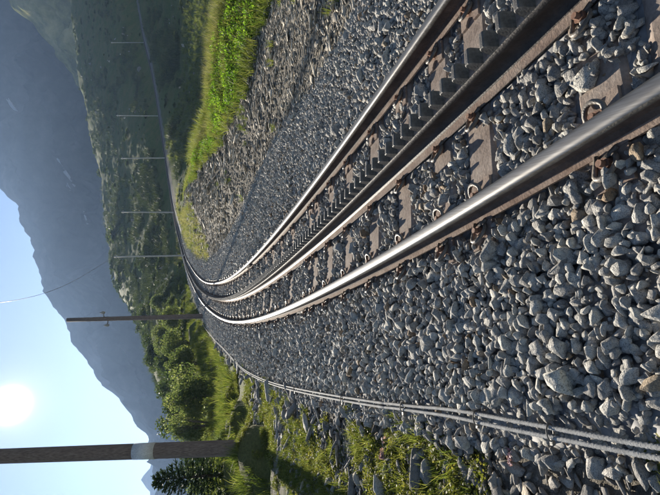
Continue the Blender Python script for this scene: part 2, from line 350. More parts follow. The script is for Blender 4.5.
def H(x, y, detail=True):
    sh = np.shape(x); x = np.asarray(x, float).ravel(); y = np.asarray(y, float).ravel()
    s, o = near_track(x, y); e = np.interp(s, RE_S, RE_O)
    zb = zbed(s, o); zp = polar(x, y)
    far = np.clip((s-30)/40, 0, 1)
    wl = sstep(1.5, 2.6+3*far, -o); wr = sstep(e, e+1.4+3*far, o); w = np.maximum(wl, wr)
    z = zb*(1-w)+zp*w
    if detail:
        r = np.hypot(x, y); am = np.interp(r, [0, 4, 12, 30, 80, 200], [.015, .03, .16, .30, .55, 1.3])*np.maximum(w, .0)
        sc = np.interp(r, [0, 8, 30, 100, 250], [1.2, 1.0, .35, .13, .06])
        z = z+am*(fbm(x*1.3, y*1.3, 3)*.35+fbm(x*.4+5, y*.4, 3)*.6*(r > 6)+fbm(x*.07, y*.07, 4)*.9*(r > 30))
        steps = sstep(.3, 1, w)*(o < -2)*(r > 7)*(r < 60)
        z = z+steps*.20*np.sin(fbm(x*.25, y*.25, 2)*9+y*.9)+steps*.13*fbm(x*.9, y*.9, 3)
    z = z-.035*(1-w)
    z = z-.22*np.clip(o-e, 0, 9)*sstep(58, 75, s)*(s > 58)
    return z.reshape(sh)
DTR_SCREE = None
def scree_mask(x, y, s, o):
    e = np.interp(s, RE_S, RE_O); y_ = np.maximum(y, .5); a = x/y_*FPX+247.5
    gs = np.interp(a, [240, 292, 316, 350, 400, 450, 495, 600], [60, 50, 24, 15.5, 10.8, 10, 8.8, 8.5])
    right = (o > 0)*(y < gs)*(y > 0)*1.0
    left = (o < -1.3)*(o > -3.4)*(s < 7)*.55
    bedm = (np.abs(o-.3) < 1.9)*1.0
    hill = ((y > 70) & (o < 0))*.02
    return np.maximum(np.maximum(right*.95, left), np.maximum(bedm, hill))

# ground sheet: a fan of rows that widens with distance
us = np.r_[np.linspace(-3.2, -.9, 40)[:-1], np.linspace(-.9, .95, 420), np.linspace(.95, 2.6, 40)[1:]]
ys = np.r_[np.linspace(.35, 8, 130), np.geomspace(8.07, 400, 330)]
Xg = us[None, :]*(ys[:, None]+.6); Yg = np.repeat(ys[:, None], len(us), 1)-.6
Zg = H(Xg, Yg)
rr, cc = Xg.shape
idx = np.arange(rr*cc).reshape(rr, cc)
Fq = np.stack([idx[:-1, :-1], idx[:-1, 1:], idx[1:, 1:], idx[1:, :-1]], -1).reshape(-1, 4)
sg, og = near_track(Xg, Yg)
me = mesh_np('ground', np.stack([Xg, Yg, Zg], -1).reshape(-1, 3), Fq, [M_GROUND], True)
at = me.attributes.new('scree', 'FLOAT', 'POINT'); at.data.foreach_set('value', scree_mask(Xg.ravel(), Yg.ravel(), sg, og).astype(np.float32))
ground = tag(link('ground', me), kind='structure', label='turf, scree and stony verge beside the track')
# valley floor sheet reaching outwards, far below, so nothing is bottomless
bm = bmesh.new(); 
vv = [bm.verts.new(p) for p in ((-2500, -300, -75), (2500, -300, -75), (2500, 2600, -75), (-2500, 2600, -75))]; bm.faces.new(vv)
tag(link('valley_floor', bm_mesh('valley_floor', bm, M_HILL)), kind='structure')

# ballast bed surface
sb = np.r_[np.arange(-1.5, 8, .05), np.arange(8, 20, .12), np.arange(20, 170, .5)]; ob = np.linspace(-1.5, 1, 41)
Sb, Tq = np.meshgrid(sb, np.linspace(0, 1, 70), indexing='ij'); eb = np.interp(Sb, RE_S, RE_O)
lb = np.interp(Sb, [55, 75], [1.44, 1.05]); eb = eb-np.interp(Sb, [55, 75], [0, .5]); Ob = -lb+Tq*(eb+.12+lb)
Hb = bed_h(Sb, Ob)-.012
Pb = tposv(Sb, Ob, Hb); idx = np.arange(Sb.size).reshape(Sb.shape)
Fb = np.stack([idx[:-1, :-1], idx[1:, :-1], idx[1:, 1:], idx[:-1, 1:]], -1).reshape(-1, 4)
Pb[..., 2] += .012*fbm(Pb[..., 0]*9, Pb[..., 1]*9, 2)
ballast = tag(link('ballast_bed', mesh_np('ballast_bed', Pb.reshape(-1, 3), Fb[:, ::-1], [M_BED], True)), kind='structure', label='grey granite ballast bed carrying the rails')

# ------------------------------------------------------------------ mountains, hills, sky-line (real distance and size)
def range_mesh(name, sk, D, depth, basez, M, rough, nU=260, nR=70, seed=0, prof=1.0, lean=0, teeth=0.):
    Us = np.linspace(sk[0][0], sk[-1][0], nU); Vs = np.interp(Us, [q[0] for q in sk], [q[1] for q in sk])
    Vs = Vs+teeth*(fbm(Us*.11+seed, Us*0+seed, 4, _tab2)*2)
    t = np.r_[np.linspace(0, 1, nR), 1.12, 1.35]
    V, F_ = [], []
    crest = np.array([unproj(v, 495-u, D*(1+lean*(u-247)/500)) for u, v in zip(Us, Vs)])
    dirs = crest.copy(); dirs[:, 2] = 0; rc = np.linalg.norm(dirs, axis=1); dirs /= rc[:, None]
    R = rc[:, None]-depth*(1-t[None, :]); hc = crest[:, 2][:, None]
    k = np.where(t < 1, np.clip(t, 0, 1)**prof, 1-(t-1)*1.6)[None, :]
    Z = basez+(hc-basez)*k
    X = dirs[:, 0][:, None]*R; Y = dirs[:, 1][:, None]*R
    e = np.sin(np.clip(t, 0, 1)*math.pi)[None, :]*.8+.1*(t[None, :] < .99)
    nz = fbm(X*6/depth+seed, Y*6/depth+seed*3, 6, _tab2, True); 
    Z = Z+(nz-.15)*rough*e
    idx = np.arange(X.size).reshape(X.shape); Fq = np.stack([idx[:-1, :-1], idx[1:, :-1], idx[1:, 1:], idx[:-1, 1:]], -1).reshape(-1, 4)
    me = mesh_np(name, np.stack([X, Y, Z], -1).reshape(-1, 3), Fq, [M], True)
    return me, (X, Y, Z)
SKY1 = [(-420, 150), (-200, 168), (-60, 170), (20, 158), (48, 150), (58, 150), (72, 138), (96, 118), (110, 100), (128, 91), (150, 75), (163, 68), (176, 63), (180, 60), (205, 45), (236, 35), (262, 26), (275, 21), (290, 18), (304, 4), (325, -8), (400, -14), (600, -20), (900, 10)]
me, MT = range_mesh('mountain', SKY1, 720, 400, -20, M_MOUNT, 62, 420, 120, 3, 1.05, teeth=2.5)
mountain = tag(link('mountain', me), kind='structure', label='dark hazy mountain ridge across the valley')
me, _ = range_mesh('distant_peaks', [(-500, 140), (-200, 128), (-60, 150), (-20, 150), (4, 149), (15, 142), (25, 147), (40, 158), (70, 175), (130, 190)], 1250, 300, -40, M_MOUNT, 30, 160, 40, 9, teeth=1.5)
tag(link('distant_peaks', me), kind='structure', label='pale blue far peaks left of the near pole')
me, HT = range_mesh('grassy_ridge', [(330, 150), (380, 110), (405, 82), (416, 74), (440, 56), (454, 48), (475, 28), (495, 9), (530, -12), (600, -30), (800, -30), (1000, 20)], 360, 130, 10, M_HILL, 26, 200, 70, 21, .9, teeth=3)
tag(link('grassy_ridge', me), kind='structure', label='sunlit olive mountain spur above the shaded slope')
# snow patches lying on the mountain face
from mathutils.bvhtree import BVHTree
def bvh_of(o): return BVHTree.FromPolygons([v.co[:] for v in o.data.vertices], [p.vertices[:] for p in o.data.polygons])
BM = bvh_of(mountain)
def hit(bvh, ix, iy):
    P = unproj(ix, iy, 1.0)-np.array([0, 0, CH]); r = bvh.ray_cast(Vector((0, 0, CH)), Vector(P).normalized(), 4000); return r[0]
for lab, poly in [('wedge-shaped snow patch high on the mountain, nearest the photo corner', [(3.5, 92), (7, 95), (13, 103), (18.5, 112), (14, 111), (8, 104), (4.5, 98)]),
                  ('thin snow streak running down a gully of the mountain', [(56, 155), (60, 160), (67, 171), (78, 187), (77, 191), (70, 181), (62, 171), (57, 160)]),
                  ('small forked snow patch lowest on the mountain face', [(82, 208), (84, 209), (87, 219), (90, 226), (87, 227), (85, 220)]),
                  ('faint short snow streak beside the thin streak in the gully', [(66, 180), (68, 184), (72, 190), (70, 191), (66, 186)])]:
    bm = bmesh.new(); c = [sum(q[k] for q in poly)/len(poly) for k in (0, 1)]; top = []
    hc = hit(BM, *c)
    if hc is None: continue
    hs = [hit(BM, *q) for q in poly]; hs = [h for h in hs if h is not None]
    tocam = (Vector((0, 0, CH))-hc).normalized()
    ring = [bm.verts.new(hc+(h-hc)*.6+tocam*1.2) for h in hs]; ring2 = [bm.verts.new(h-tocam*2.5) for h in hs]; cv = bm.verts.new(hc+tocam*2.0)
    for k in range(len(hs)):
        bm.faces.new((ring[k], ring[(k+1) % len(hs)], cv)); bm.faces.new((ring[k], ring2[k], ring2[(k+1) % len(hs)], ring[(k+1) % len(hs)]))
    bmesh.ops.recalc_face_normals(bm, faces=bm.faces)
    tag(link('snow_patch', bm_mesh('snow_patch', bm, M_SNOW)), lab, 'snow patch', 'snow patches on the mountain')

# ------------------------------------------------------------------ instancer for uncountable stuff
def stuff_instances(name, pos, rot, scl, idx, protos, mats, parent=None, label=None, group=None):
    col = bpy.data.collections.new(name+'_shapes')
    for p in protos: col.objects.link(p)
    me = bpy.data.meshes.new(name); me.vertices.add(len(pos)); me.vertices.foreach_set('co', np.asarray(pos, np.float32).ravel())
    for nm, ty, dat in (('rot', 'FLOAT_VECTOR', rot), ('scl', 'FLOAT_VECTOR', scl), ('pick', 'INT', idx)):
        a = me.attributes.new(nm, ty, 'POINT')
        a.data.foreach_set('vector' if ty == 'FLOAT_VECTOR' else 'value', np.asarray(dat, np.int32 if ty == 'INT' else np.float32).ravel())
    for mm in mats: me.materials.append(mm)
    o = link(name, me, parent); tag(o, label=label, kind='stuff')
    g = bpy.data.node_groups.new(name, 'GeometryNodeTree')
    g.interface.new_socket('Geometry', in_out='INPUT', socket_type='NodeSocketGeometry'); g.interface.new_socket('Geometry', in_out='OUTPUT', socket_type='NodeSocketGeometry')
    gi = g.nodes.new('NodeGroupInput'); go = g.nodes.new('NodeGroupOutput'); ip = g.nodes.new('GeometryNodeInstanceOnPoints')
    ci = g.nodes.new('GeometryNodeCollectionInfo'); ci.inputs['Collection'].default_value = col; ci.inputs['Separate Children'].default_value = True; ci.inputs['Reset Children'].default_value = True
    def attr(nm, ty):
        a = g.nodes.new('GeometryNodeInputNamedAttribute'); a.data_type = ty; a.inputs['Name'].default_value = nm; return a.outputs[0]
    g.links.new(gi.outputs[0], ip.inputs['Points']); g.links.new(ci.outputs[0], ip.inputs['Instance']); ip.inputs['Pick Instance'].default_value = True
    g.links.new(attr('pick', 'INT'), ip.inputs['Instance Index'])
    er = g.nodes.new('FunctionNodeEulerToRotation'); g.links.new(attr('rot', 'FLOAT_VECTOR'), er.inputs[0]); g.links.new(er.outputs[0], ip.inputs['Rotation'])
    g.links.new(attr('scl', 'FLOAT_VECTOR'), ip.inputs['Scale']); g.links.new(ip.outputs[0], go.inputs[0])
    md = o.modifiers.new('scatter', 'NODES'); md.node_group = g
    return o
def stone_mesh(name, M, seed, flat=1.0, npt=15, bev=.09):
    rg = random.Random(seed); bm = bmesh.new()
    ax = (1.0, rg.uniform(.68, .95), rg.uniform(.5, .8)*flat)
    for k in range(npt):
        v = Vector((rg.gauss(0, 1), rg.gauss(0, 1), rg.gauss(0, 1))).normalized()*rg.uniform(.84, 1.04)
        bm.verts.new((v.x*ax[0]*.5, v.y*ax[1]*.5, v.z*ax[2]*.5))
    r = bmesh.ops.convex_hull(bm, input=bm.verts); bmesh.ops.delete(bm, geom=[g for g in set(r['geom_interior']+r['geom_unused']) if isinstance(g, bmesh.types.BMVert)], context='VERTS')
    bmesh.ops.dissolve_limit(bm, angle_limit=.30, verts=bm.verts, edges=bm.edges)
    if bev: bmesh.ops.bevel(bm, geom=bm.edges[:], offset=bev*.5, segments=1, profile=.6, affect='EDGES', clamp_overlap=True)
    bmesh.ops.triangulate(bm, faces=bm.faces)
    me = bm_mesh(name, bm, M, True)
    return me
def proto(name, me): return bpy.data.objects.new(name, me)
GR = [stone_mesh('ballast_stone', M_GRAN, k, 1.1, 14, .06) for k in range(22)]
GR_P = [proto('stone_shape', m_) for m_ in GR]
SLm = [stone_mesh('slate_flake', M_SLATE, 100+k, .42, 10, .05) for k in range(12)]; SL_P = [proto('flake_shape', m_) for m_ in SLm]
VEm = [stone_mesh('verge_rock', M_VERGE, 200+k, .7, 11, .07) for k in range(12)]; VE_P = [proto('rock_shape', m_) for m_ in VEm]
def rnd(n_, a=0., b=1.): return RNG.random(n_)*(b-a)+a
def jgrid(x0, x1, y0, y1, d, jit=.45):
    X, Y = np.meshgrid(np.arange(x0, x1, d), np.arange(y0, y1, d)); X = X+(np.arange(X.shape[0]) % 2)[:, None]*d*.5
    X = X.ravel()+rnd(X.size, -jit, jit)*d; Y = Y.ravel()+rnd(Y.size, -jit, jit)*d; return X, Y
def infrust(P, mg=70):
    ix, iy, d = project(P); return (d > .15) & (ix > -mg) & (ix < 660+mg*3) & (iy > -mg*2) & (iy < 495+mg*2)

# ------------------------------------------------------------------ the track: one assembly of rails, rack, sleepers
track = empty('railway_track', tpos(2, 0, -.2)); tag(track, 'metre gauge mountain rack railway track curving away over grey ballast', 'railway track')
TL = Vector(track.location); track_inv = Matrix.Translation(-TL)
def part(name, me, parent):                       # meshes are written in world coordinates, parent carries the offset
    o = link(name, me, parent); o.matrix_parent_inverse = Matrix.Translation(-Vector(TL)) ; return o
def sweep(name, profs, off, ss, closed=True):
    """profs: list of (o, h, material) points going round the section"""
    n_ = len(profs); V = np.concatenate([tposv(ss, np.full(len(ss), off+a), np.full(len(ss), b))[:, None] for a, b, _ in profs], 1)
    idx = np.arange(V.shape[0]*n_).reshape(-1, n_); j = (np.arange(n_)+1) % n_
    F_ = np.stack([idx[:-1], idx[:-1][:, j], idx[1:][:, j], idx[1:]], -1).reshape(-1, 4); mi = np.tile([q[2] for q in profs], len(ss)-1)
    return V.reshape(-1, 3), F_, mi
ss = np.r_[np.arange(-1.2, 30, .2), np.arange(30, 168, .7)]
RPROF = [(-.026, 0-.003, 0), (-.012, 0, 0), (.012, 0, 0), (.026, -.003, 0), (.0315, -.010, 1), (.033, -.026, 1), (.029, -.034, 2), (.008, -.042, 2), (.0065, -.085, 2), (.02, -.102, 3), (.045, -.110, 3), (.045, -.119, 2),
         (-.05, -.119, 2), (-.05, -.110, 3), (-.02, -.102, 2), (-.0065, -.085, 2), (-.008, -.042, 2), (-.029, -.034, 2), (-.033, -.026, 1), (-.0315, -.010, 0)]
RPROF[12] = (-.043, -.119, 2); RPROF[13] = (-.043, -.110, 3)
RPROF = [(a*.84, b, c) for a, b, c in RPROF]
rails = []
for off, lab in ((-.53, 'left running rail, nearer to the camera'), (.53, 'right running rail, beyond the rack')):
    V, F_, mi = sweep('rail', RPROF, off, ss)
    me = mesh_np('rail', V, F_, [M_STEEL, M_HSIDE, M_RUST, M_FOOT], False, mi)
    for p in me.polygons: p.use_smooth = p.material_index < 2
    o = part('rail', me, track); o['label'] = lab; rails.append(o)
# rack rail (rail with a broad toothed head)
KP = [(-.034, .018, 1), (.034, .018, 0), (.034, -.018, 0), (.012, -.032, 0), (.010, -.095, 0), (.03, -.106, 2), (.068, -.112, 2), (.068, -.122, 0), (-.068, -.122, 0), (-.068, -.112, 2), (-.03, -.106, 0), (-.010, -.095, 0), (-.012, -.032, 0), (-.034, -.018, 0)]
V, F_, mi = sweep('rack', KP, 0, ss); mi = np.tile([1, 0, 0, 0, 0, 2, 0, 0, 0, 2, 0, 0, 0, 0], len(ss)-1)
rack = part('rack_rail', mesh_np('rack_rail', V, F_, [M_RACK, M_FOOT, M_FOOT], False, mi), track); rack['label'] = 'toothed rack rail lying midway between the running rails'
bm = bmesh.new()
prof = [(-.027, 0), (-.016, .050), (-.011, .057), (.011, .057), (.016, .050), (.027, 0)]
A = [bm.verts.new((-.034, y, z)) for y, z in prof]; B = [bm.verts.new((.034, y, z)) for y, z in prof]
for k in range(5): bm.faces.new((A[k], A[k+1], B[k+1], B[k]))
bm.faces.new(A); bm.faces.new(B[::-1]); bm.faces.new((A[0], B[0], B[5], A[5]))
bmesh.ops.recalc_face_normals(bm, faces=bm.faces)
bmesh.ops.bevel(bm, geom=[e for e in bm.edges if all(abs(v.co.z) > .001 for v in e.verts)], offset=.003, segments=1, affect='EDGES')
tooth_me = bm_mesh('tooth', bm, M_TOOTH)
def fmat(s, o, h, extra=None):
    p, t, r, u = frame(s); q = p+r*o+u*h; M_ = Matrix(((r[0], t[0], u[0], q[0]), (r[1], t[1], u[1], q[1]), (r[2], t[2], u[2], q[2]), (0, 0, 0, 1)))
    return M_ @ extra if extra is not None else M_
def place(o, M_, parent):
    o.parent = parent
    base = Matrix.Translation(TL) if True else None
    o.matrix_local = Matrix.Translation(-TL) @ M_ if parent is track else M_
s_t = .8+.1*np.arange(300)
for s in s_t:
    o = bpy.data.objects.new('tooth', tooth_me); COL.objects.link(o); o.parent = rack
    o.matrix_local = fmat(s, 0, .018)             # rack_rail's own data is in world space, so are its children
tv = np.array([v.co[:] for v in tooth_me.vertices]); tf = []
for p in tooth_me.polygons:
    vs = list(p.vertices)
    for k in range(1, len(vs)-1): tf.append((vs[0], vs[k], vs[k+1]))
tf = np.array(tf); VV, FF = [], []
for i, s in enumerate(np.r_[np.arange(-.8, .75, .1), np.arange(30.8, 66, .1)]):
    Mx = np.array(fmat(s, 0, .018)); VV.append(tv@Mx[:3, :3].T+Mx[:3, 3]); FF.append(tf+i*len(tv))
o = link('rack_teeth', mesh_np('rack_teeth', np.concatenate(VV), np.concatenate(FF), [M_TOOTH]), rack); o['kind'] = 'stuff'
# steel trough sleepers
def sleeper_mesh(w, L=1.72):
    bm = bmesh.new(); pr = [(-w*.66, -.075), (-w*.5, -.012), (-w*.42, 0), (w*.42, 0), (w*.5, -.012), (w*.66, -.075)]
    xs = [-L/2, -L/2+.03, -.72, -.45, -.12, .12, .45, .72, L/2-.03, L/2]; rings = []
    for k, x in enumerate(xs):
        dz = -.05 if k in (0, len(xs)-1) else 0
        rings.append([bm.verts.new((x, y*(1 if dz == 0 else .95), z+dz)) for y, z in pr])
    for a, b in zip(rings[:-1], rings[1:]):
        for k in range(5): bm.faces.new((a[k], b[k], b[k+1], a[k+1]))
    for k in range(5):
        pass
    bm.faces.new(rings[0]); bm.faces.new(rings[-1][::-1])
    bmesh.ops.recalc_face_normals(bm, faces=bm.faces)
    return bm_mesh('sleeper', bm, M_SLEEP)
SLP_N = sleeper_mesh(.185); SLP_W = sleeper_mesh(.33)
def clip_mesh():
    bm = bmesh.new(); pts = []
    for k in range(15):                             # open steel loop standing on the rail foot
        a = math.radians(-60+k*300/14); pts.append((.026+.030*math.cos(a), .030*math.sin(a), .014+.014*math.cos(a*1.0)))
    pts = [(-.012, -.028, .004)]+pts+[(-.012, .030, .004)]
    add_tube(bm, pts, .0068, 6)
    return bm_mesh('spring_clip', bm, M_CLIP, True)
def bolt_mesh():
    bm = bmesh.new(); 
    for (r, z0, z1, sg) in ((.022, 0, .005, 12), (.016, .005, .022, 6), (.009, .022, .036, 8)):
        add_tube(bm, [(0, 0, z0), (0, 0, z1)], r, sg)
    for f in bm.faces: f.smooth = False
    return bm_mesh('bolt', bm, M_BOLT)
def plate_mesh():
    bm = bmesh.new(); n_ = 8; pts = [(-.055, -.07), (.055, -.07), (.055, -.032)]
    for k in range(n_+1):
        a = math.pi/2*0-math.pi/2+math.pi*k/n_; pts.append((.055-.035*math.cos(a), .0+.030*math.sin(a)))
    pts += [(.055, .032), (.055, .07), (-.055, .07)]
    a = [bm.verts.new((x, y, .0)) for x, y in pts]; b = [bm.verts.new((x, y, .012)) for x, y in pts]
    bm.faces.new(a[::-1]); bm.faces.new(b)
    for k in range(len(pts)): j = (k+1) % len(pts); bm.faces.new((a[k], a[j], b[j], b[k]))
    bmesh.ops.recalc_face_normals(bm, faces=bm.faces); return bm_mesh('tie_plate', bm, M_FOOT)
CLIP, BOLT, PLATE = clip_mesh(), bolt_mesh(), plate_mesh()
SLEEP_S = [.40, 1.08, 1.42, 2.04, 2.36, 2.80, 3.27, 3.80, 4.30, 4.78, 5.02, 5.88, 6.55, 7.2]+list(np.arange(7.85, 60, .68))
for i, s in enumerate(SLEEP_S):
    wide = i == 1
    o = bpy.data.objects.new('sleeper', SLP_W if wide else SLP_N); COL.objects.link(o); o.parent = track
    skew = Matrix.Rotation(random.uniform(-.03, .03), 4, 'Z')
    Ms = fmat(s, 0, -.124, skew); o.matrix_local = Matrix.Translation(-TL) @ Ms
    if s < 26:
        for off in (-.53, .53, 0):
            for sd in (-1, 1):
                hw = .046 if off else .07
                R_ = Matrix.Translation((off+sd*hw, 0, .0)) @ Matrix.Rotation(0 if sd > 0 else math.pi, 4, 'Z')
                for nm, dm, T_ in ((('spring_clip', CLIP, (.004, 0, .012)), ('bolt', BOLT, (.03, 0, .008)), ('tie_plate', PLATE, (.045, 0, .001))) if off else (('bolt', BOLT, (.02, .0, .006)), ('spring_clip', CLIP, (.01, .0, .010)))):
                    if nm == 'tie_plate' and s > 9: continue
                    c = bpy.data.objects.new(nm, dm); COL.objects.link(c); c.parent = o; c.matrix_local = R_ @ Matrix.Translation(T_) @ Matrix.Scale(1.3 if nm != 'tie_plate' else 1, 4)
# fishplate at the joint over the wide sleeper
for off in (-.53, .53):
    bm = bmesh.new()
    for sd in (-1, 1):
        add_box(bm, (off+sd*.020, 0, -.066), (.014, .42, .048))
        for k in (-1.5, -.5, .5, 1.5): add_tube(bm, [(off+sd*.027, k*.1, -.066), (off+sd*.046, k*.1, -.066)], .012, 6)
    me = bm_mesh('fishplate', bm, M_CLIP); o = link('fishplate', me, rails[0 if off < 0 else 1]); o.matrix_local = fmat(9.6, 0, 0)

# ------------------------------------------------------------------ ballast stones
def scatter_bed():
    out = []
    for s0, s1, d, sz in ((.4, 3.2, .027, .034), (3.2, 6, .030, .038), (.4, 3.2, .035, .050), (3.2, 6, .036, .050), (6, 11, .042, .052), (11, 22, .062, .066), (22, 60, .12, .11)):
        S_, T_ = jgrid(s0, s1, -1.45, 2.7, d); e = np.interp(S_, RE_S, RE_O)
        k = T_ < e+rnd(len(T_), -.12, .14); S_, T_ = S_[k], T_[k]
        f = np.exp(RNG.normal(0, .30, len(S_)))*sz*1.0
        h = bed_h(S_, T_)+rnd(len(S_), -.012, .012)-(.010 if sz < .05 else 0)
        # stones are swept low over sleepers, under rails and rack
        ds = np.min(np.abs(S_[:, None]-np.array(SLEEP_S)[None, :]), 1); iw = np.argmin(np.abs(S_[:, None]-np.array(SLEEP_S)[None, :]), 1) == 1
        hw = np.where(iw, .17, .10); inner = (np.abs(T_) < .47) | ((np.abs(T_) < .66) & (vnoise(S_*3.3, T_*0+4) > .30))
        cover = (vnoise(S_*2.1, T_*2.7) > .16) & ~iw & (rnd(len(S_)) < .75); cover |= (np.abs(S_-1.42) < .14) & (np.abs(T_+.42) > .1)
        low = (ds < hw+f*.18) & inner & ~cover
        h = np.where(low, h-.075, h); 
        h = np.where((ds < hw+f*.3) & inner & cover, h+.008, h)
        rk = (np.abs(T_) < .085+f*.3) | (np.abs(np.abs(T_)-.53) < .062+f*.22); h = np.where(rk, h-.035, h); h = np.where((T_ < -.575) & (T_ > -.66), h+.026, h); h = np.where(np.abs(T_+1.355) < .05+.3*f, h-.026, h); h = np.where((np.abs(np.abs(T_)-.60) < .05) & (ds < .06) & (S_ < 9), h-.05, h)
        out0 = (np.abs(T_) > .62); h = np.where(out0, h+.012+.012*vnoise(S_*1.7, T_*1.7), h)
        keep = ~((low | rk) & (rnd(len(S_)) < .35))
        # edge stones pile a little
        out.append((S_[keep], T_[keep], h[keep], f[keep]))
        if d < .06 and sz > .05:                                # a second sparser layer on top
            m_ = rnd(len(S_)) < .16; m_ &= ~low & ~rk & (np.abs(T_) > .1)
            out.append((S_[m_], T_[m_]+.01, h[m_]+.020, f[m_]*1.08))
    S_, T_, h, f = [np.concatenate([q[k] for q in out]) for k in range(4)]
    P = tposv(S_, T_, h); k = infrust(P); return P[k], f[k], T_[k], S_[k]
P, f, o_, s_ = scatter_bed()
nst = len(P); rot = rnd(nst*3, 0, 6.283).reshape(-1, 3); rot[:, 0] = RNG.normal(0, .7, nst); rot[:, 1] = RNG.normal(0, .7, nst)
scl = f[:, None]*np.stack([rnd(nst, .85, 1.25), rnd(nst, .85, 1.15), rnd(nst, .8, 1.1)], 1); pk = RNG.integers(0, len(GR), nst)
ix, iy, dd = project(P); vis = (ix > 0) & (ix < 660) & (iy > 0) & (iy < 495) & (np.abs(o_) > .0)
hrel = f/dd; hrel[~vis] = 0
order = np.argsort(-hrel)[:300]; rest = np.ones(nst, bool); rest[order] = False
for i in order:
    o = bpy.data.objects.new('ballast_stone', GR[pk[i]]); COL.objects.link(o); o.parent = ballast
    o.location = P[i]; o.rotation_euler = rot[i]; o.scale = scl[i]
stuff_instances('ballast_stones', P[rest], rot[rest], scl[rest], pk[rest], GR_P, [M_GRAN], ballast, 'loose grey granite ballast stones')

# ------------------------------------------------------------------ scree and verge stones
def scatter_ground(x0, x1, y0, y1, d, cond, zj=.01):
    X, Y = jgrid(x0, x1, y0, y1, d); s, o = near_track(X, Y); k = cond(X, Y, s, o)
    X, Y, s, o = X[k], Y[k], s[k], o[k]; Z = H(X, Y); P = np.stack([X, Y, Z+rnd(len(X), -zj, zj)], 1); k = infrust(P); return P[k], s[k], o[k]
Uof = lambda X, Y: X/np.maximum(Y, .5)*FPX+247.5
mossn = lambda X, Y: vnoise(X*1.5+2, Y*1.5+4)+.5*vnoise(X*6, Y*6)
gstart = lambda X, Y: np.interp(Uof(X, Y), [240, 292, 316, 350, 400, 450, 495, 600], [60, 50, 24, 15.5, 10.8, 10, 8.8, 8.5])
crest = lambda X, Y: np.interp(Uof(X, Y), [262, 305, 350, 400, 450, 495, 600], [38, 30, 21, 15.5, 14.5, 13.5, 13])
redge = lambda s: np.interp(s, RE_S, RE_O)
PP, RR, SS = [], [], []
for y0, y1, d, sz in ((2, 8, .048, .062), (8, 14, .07, .085), (14, 26, .12, .14), (26, 46, .26, .26)):
    P_, s, o = scatter_ground(-2, 10, y0, y1, d, lambda X, Y, s, o: (o > redge(s)-.05) & (Y < gstart(X, Y)*1.08+.5*vnoise(X*2, Y*2)) & (o < 9))
    P_ = P_[rnd(len(P_)) < .8]; n_ = len(P_); q = sz*np.exp(RNG.normal(0, .38, n_)); P_[:, 2] += .12*q; PP.append(P_)
    RR.append(np.stack([RNG.normal(0, .17, n_), RNG.normal(0, .17, n_), RNG.normal(0, .5, n_)], 1)); SS.append(q[:, None]*np.stack([rnd(n_, .9, 1.7), rnd(n_, .6, .95), rnd(n_, .6, 1)], 1))
P_, R_, S_ = np.concatenate(PP), np.concatenate(RR), np.concatenate(SS); n_ = len(P_); pk = RNG.integers(0, len(SLm), n_)
ix, iy, dd = project(P_); hr = S_[:, 0]/dd*((ix > 0) & (ix < 660) & (iy > 0) & (iy < 495)); order = np.argsort(-hr)[:150]; rest = np.ones(n_, bool); rest[order] = False
for i in order:
    o = bpy.data.objects.new('slate_flake', SLm[pk[i]]); COL.objects.link(o); o.parent = ground; o.location = P_[i]; o.rotation_euler = R_[i]; o.scale = S_[i]
stuff_instances('slate_scree', P_[rest], R_[rest], S_[rest], pk[rest], SL_P, [M_SLATE], ground, 'brown grey slate scree beside the right rail')
# big slabs along the right ballast edge
for (a, b, d, sx_, sy_, sz_, rz) in [(345, 12, 4.2, .26, .16, .10, .4), (322, 20, 4.6, .20, .12, .08, 1.1), (334, 34, 4.5, .30, .10, .13, .2), (330, 50, 4.6, .22, .09, .07, 2.0), (322, 64, 5.0, .26, .13, .10, .9), (306, 66, 5.4, .22, .13, .09, .1), (304, 92, 5.6, .24, .10, .09, 1.4), (296, 78, 5.9, .17, .10, .08, .5), (292, 22, 5.7, .22, .12, .08, 2.4), (312, 6, 5.0, .20, .12, .09, .2), (300, 42, 5.6, .2, .11, .07, 1.2), (283, 100, 6.6, .2, .1, .08, .3), (288, 130, 6.3, .15, .08, .06, 2.2)]:
    q = unproj(a, b, d); z = float(H(np.array([q[0]]), np.array([q[1]]))[0])
    o = bpy.data.objects.new('slate_slab', SLm[random.randrange(12)]); COL.objects.link(o); o.parent = ground; o.location = (q[0], q[1], z+.03); o.rotation_euler = (random.uniform(-.5, .5), random.uniform(-.4, .4), rz); o.scale = (sx_*1.2, sy_*1.3, sz_*2.2)
# left verge
PP, SS = [], []
for y0, y1, d, sz in ((.2, 5, .040, .058), (5, 10, .07, .10), (10, 18, .13, .17)):
    P_, s, o = scatter_ground(-7, 0, y0, y1, d, lambda X, Y, s, o: (o < -1.40) & (o > -1.6-2.4*np.clip(1.1-s/8, 0, 1)-.8*vnoise(X*1.3, Y*1.3)))
    k = rnd(len(P_)) < np.where((mossn(P_[:, 0], P_[:, 1]) > 0) & (o > -2.4), .3, .95); P_ = P_[k]
    PP.append(P_); n_ = len(P_); q = sz*np.exp(RNG.normal(0, .42, n_)); P_[:, 2] += .18*q; SS.append(q[:, None]*np.stack([rnd(n_, .9, 1.6), rnd(n_, .6, 1.0), rnd(n_, .6, 1)], 1))
P_, S_ = np.concatenate(PP), np.concatenate(SS); n_ = len(P_); R_ = np.stack([RNG.normal(0, .35, n_), RNG.normal(0, .35, n_), RNG.normal(.3, .8, n_)], 1); pk = RNG.integers(0, len(VEm), n_)
ix, iy, dd = project(P_); hr = S_[:, 0]/dd*((ix > 0) & (ix < 660) & (iy > 0) & (iy < 495)); order = np.argsort(-hr)[:220]; rest = np.ones(n_, bool); rest[order] = False
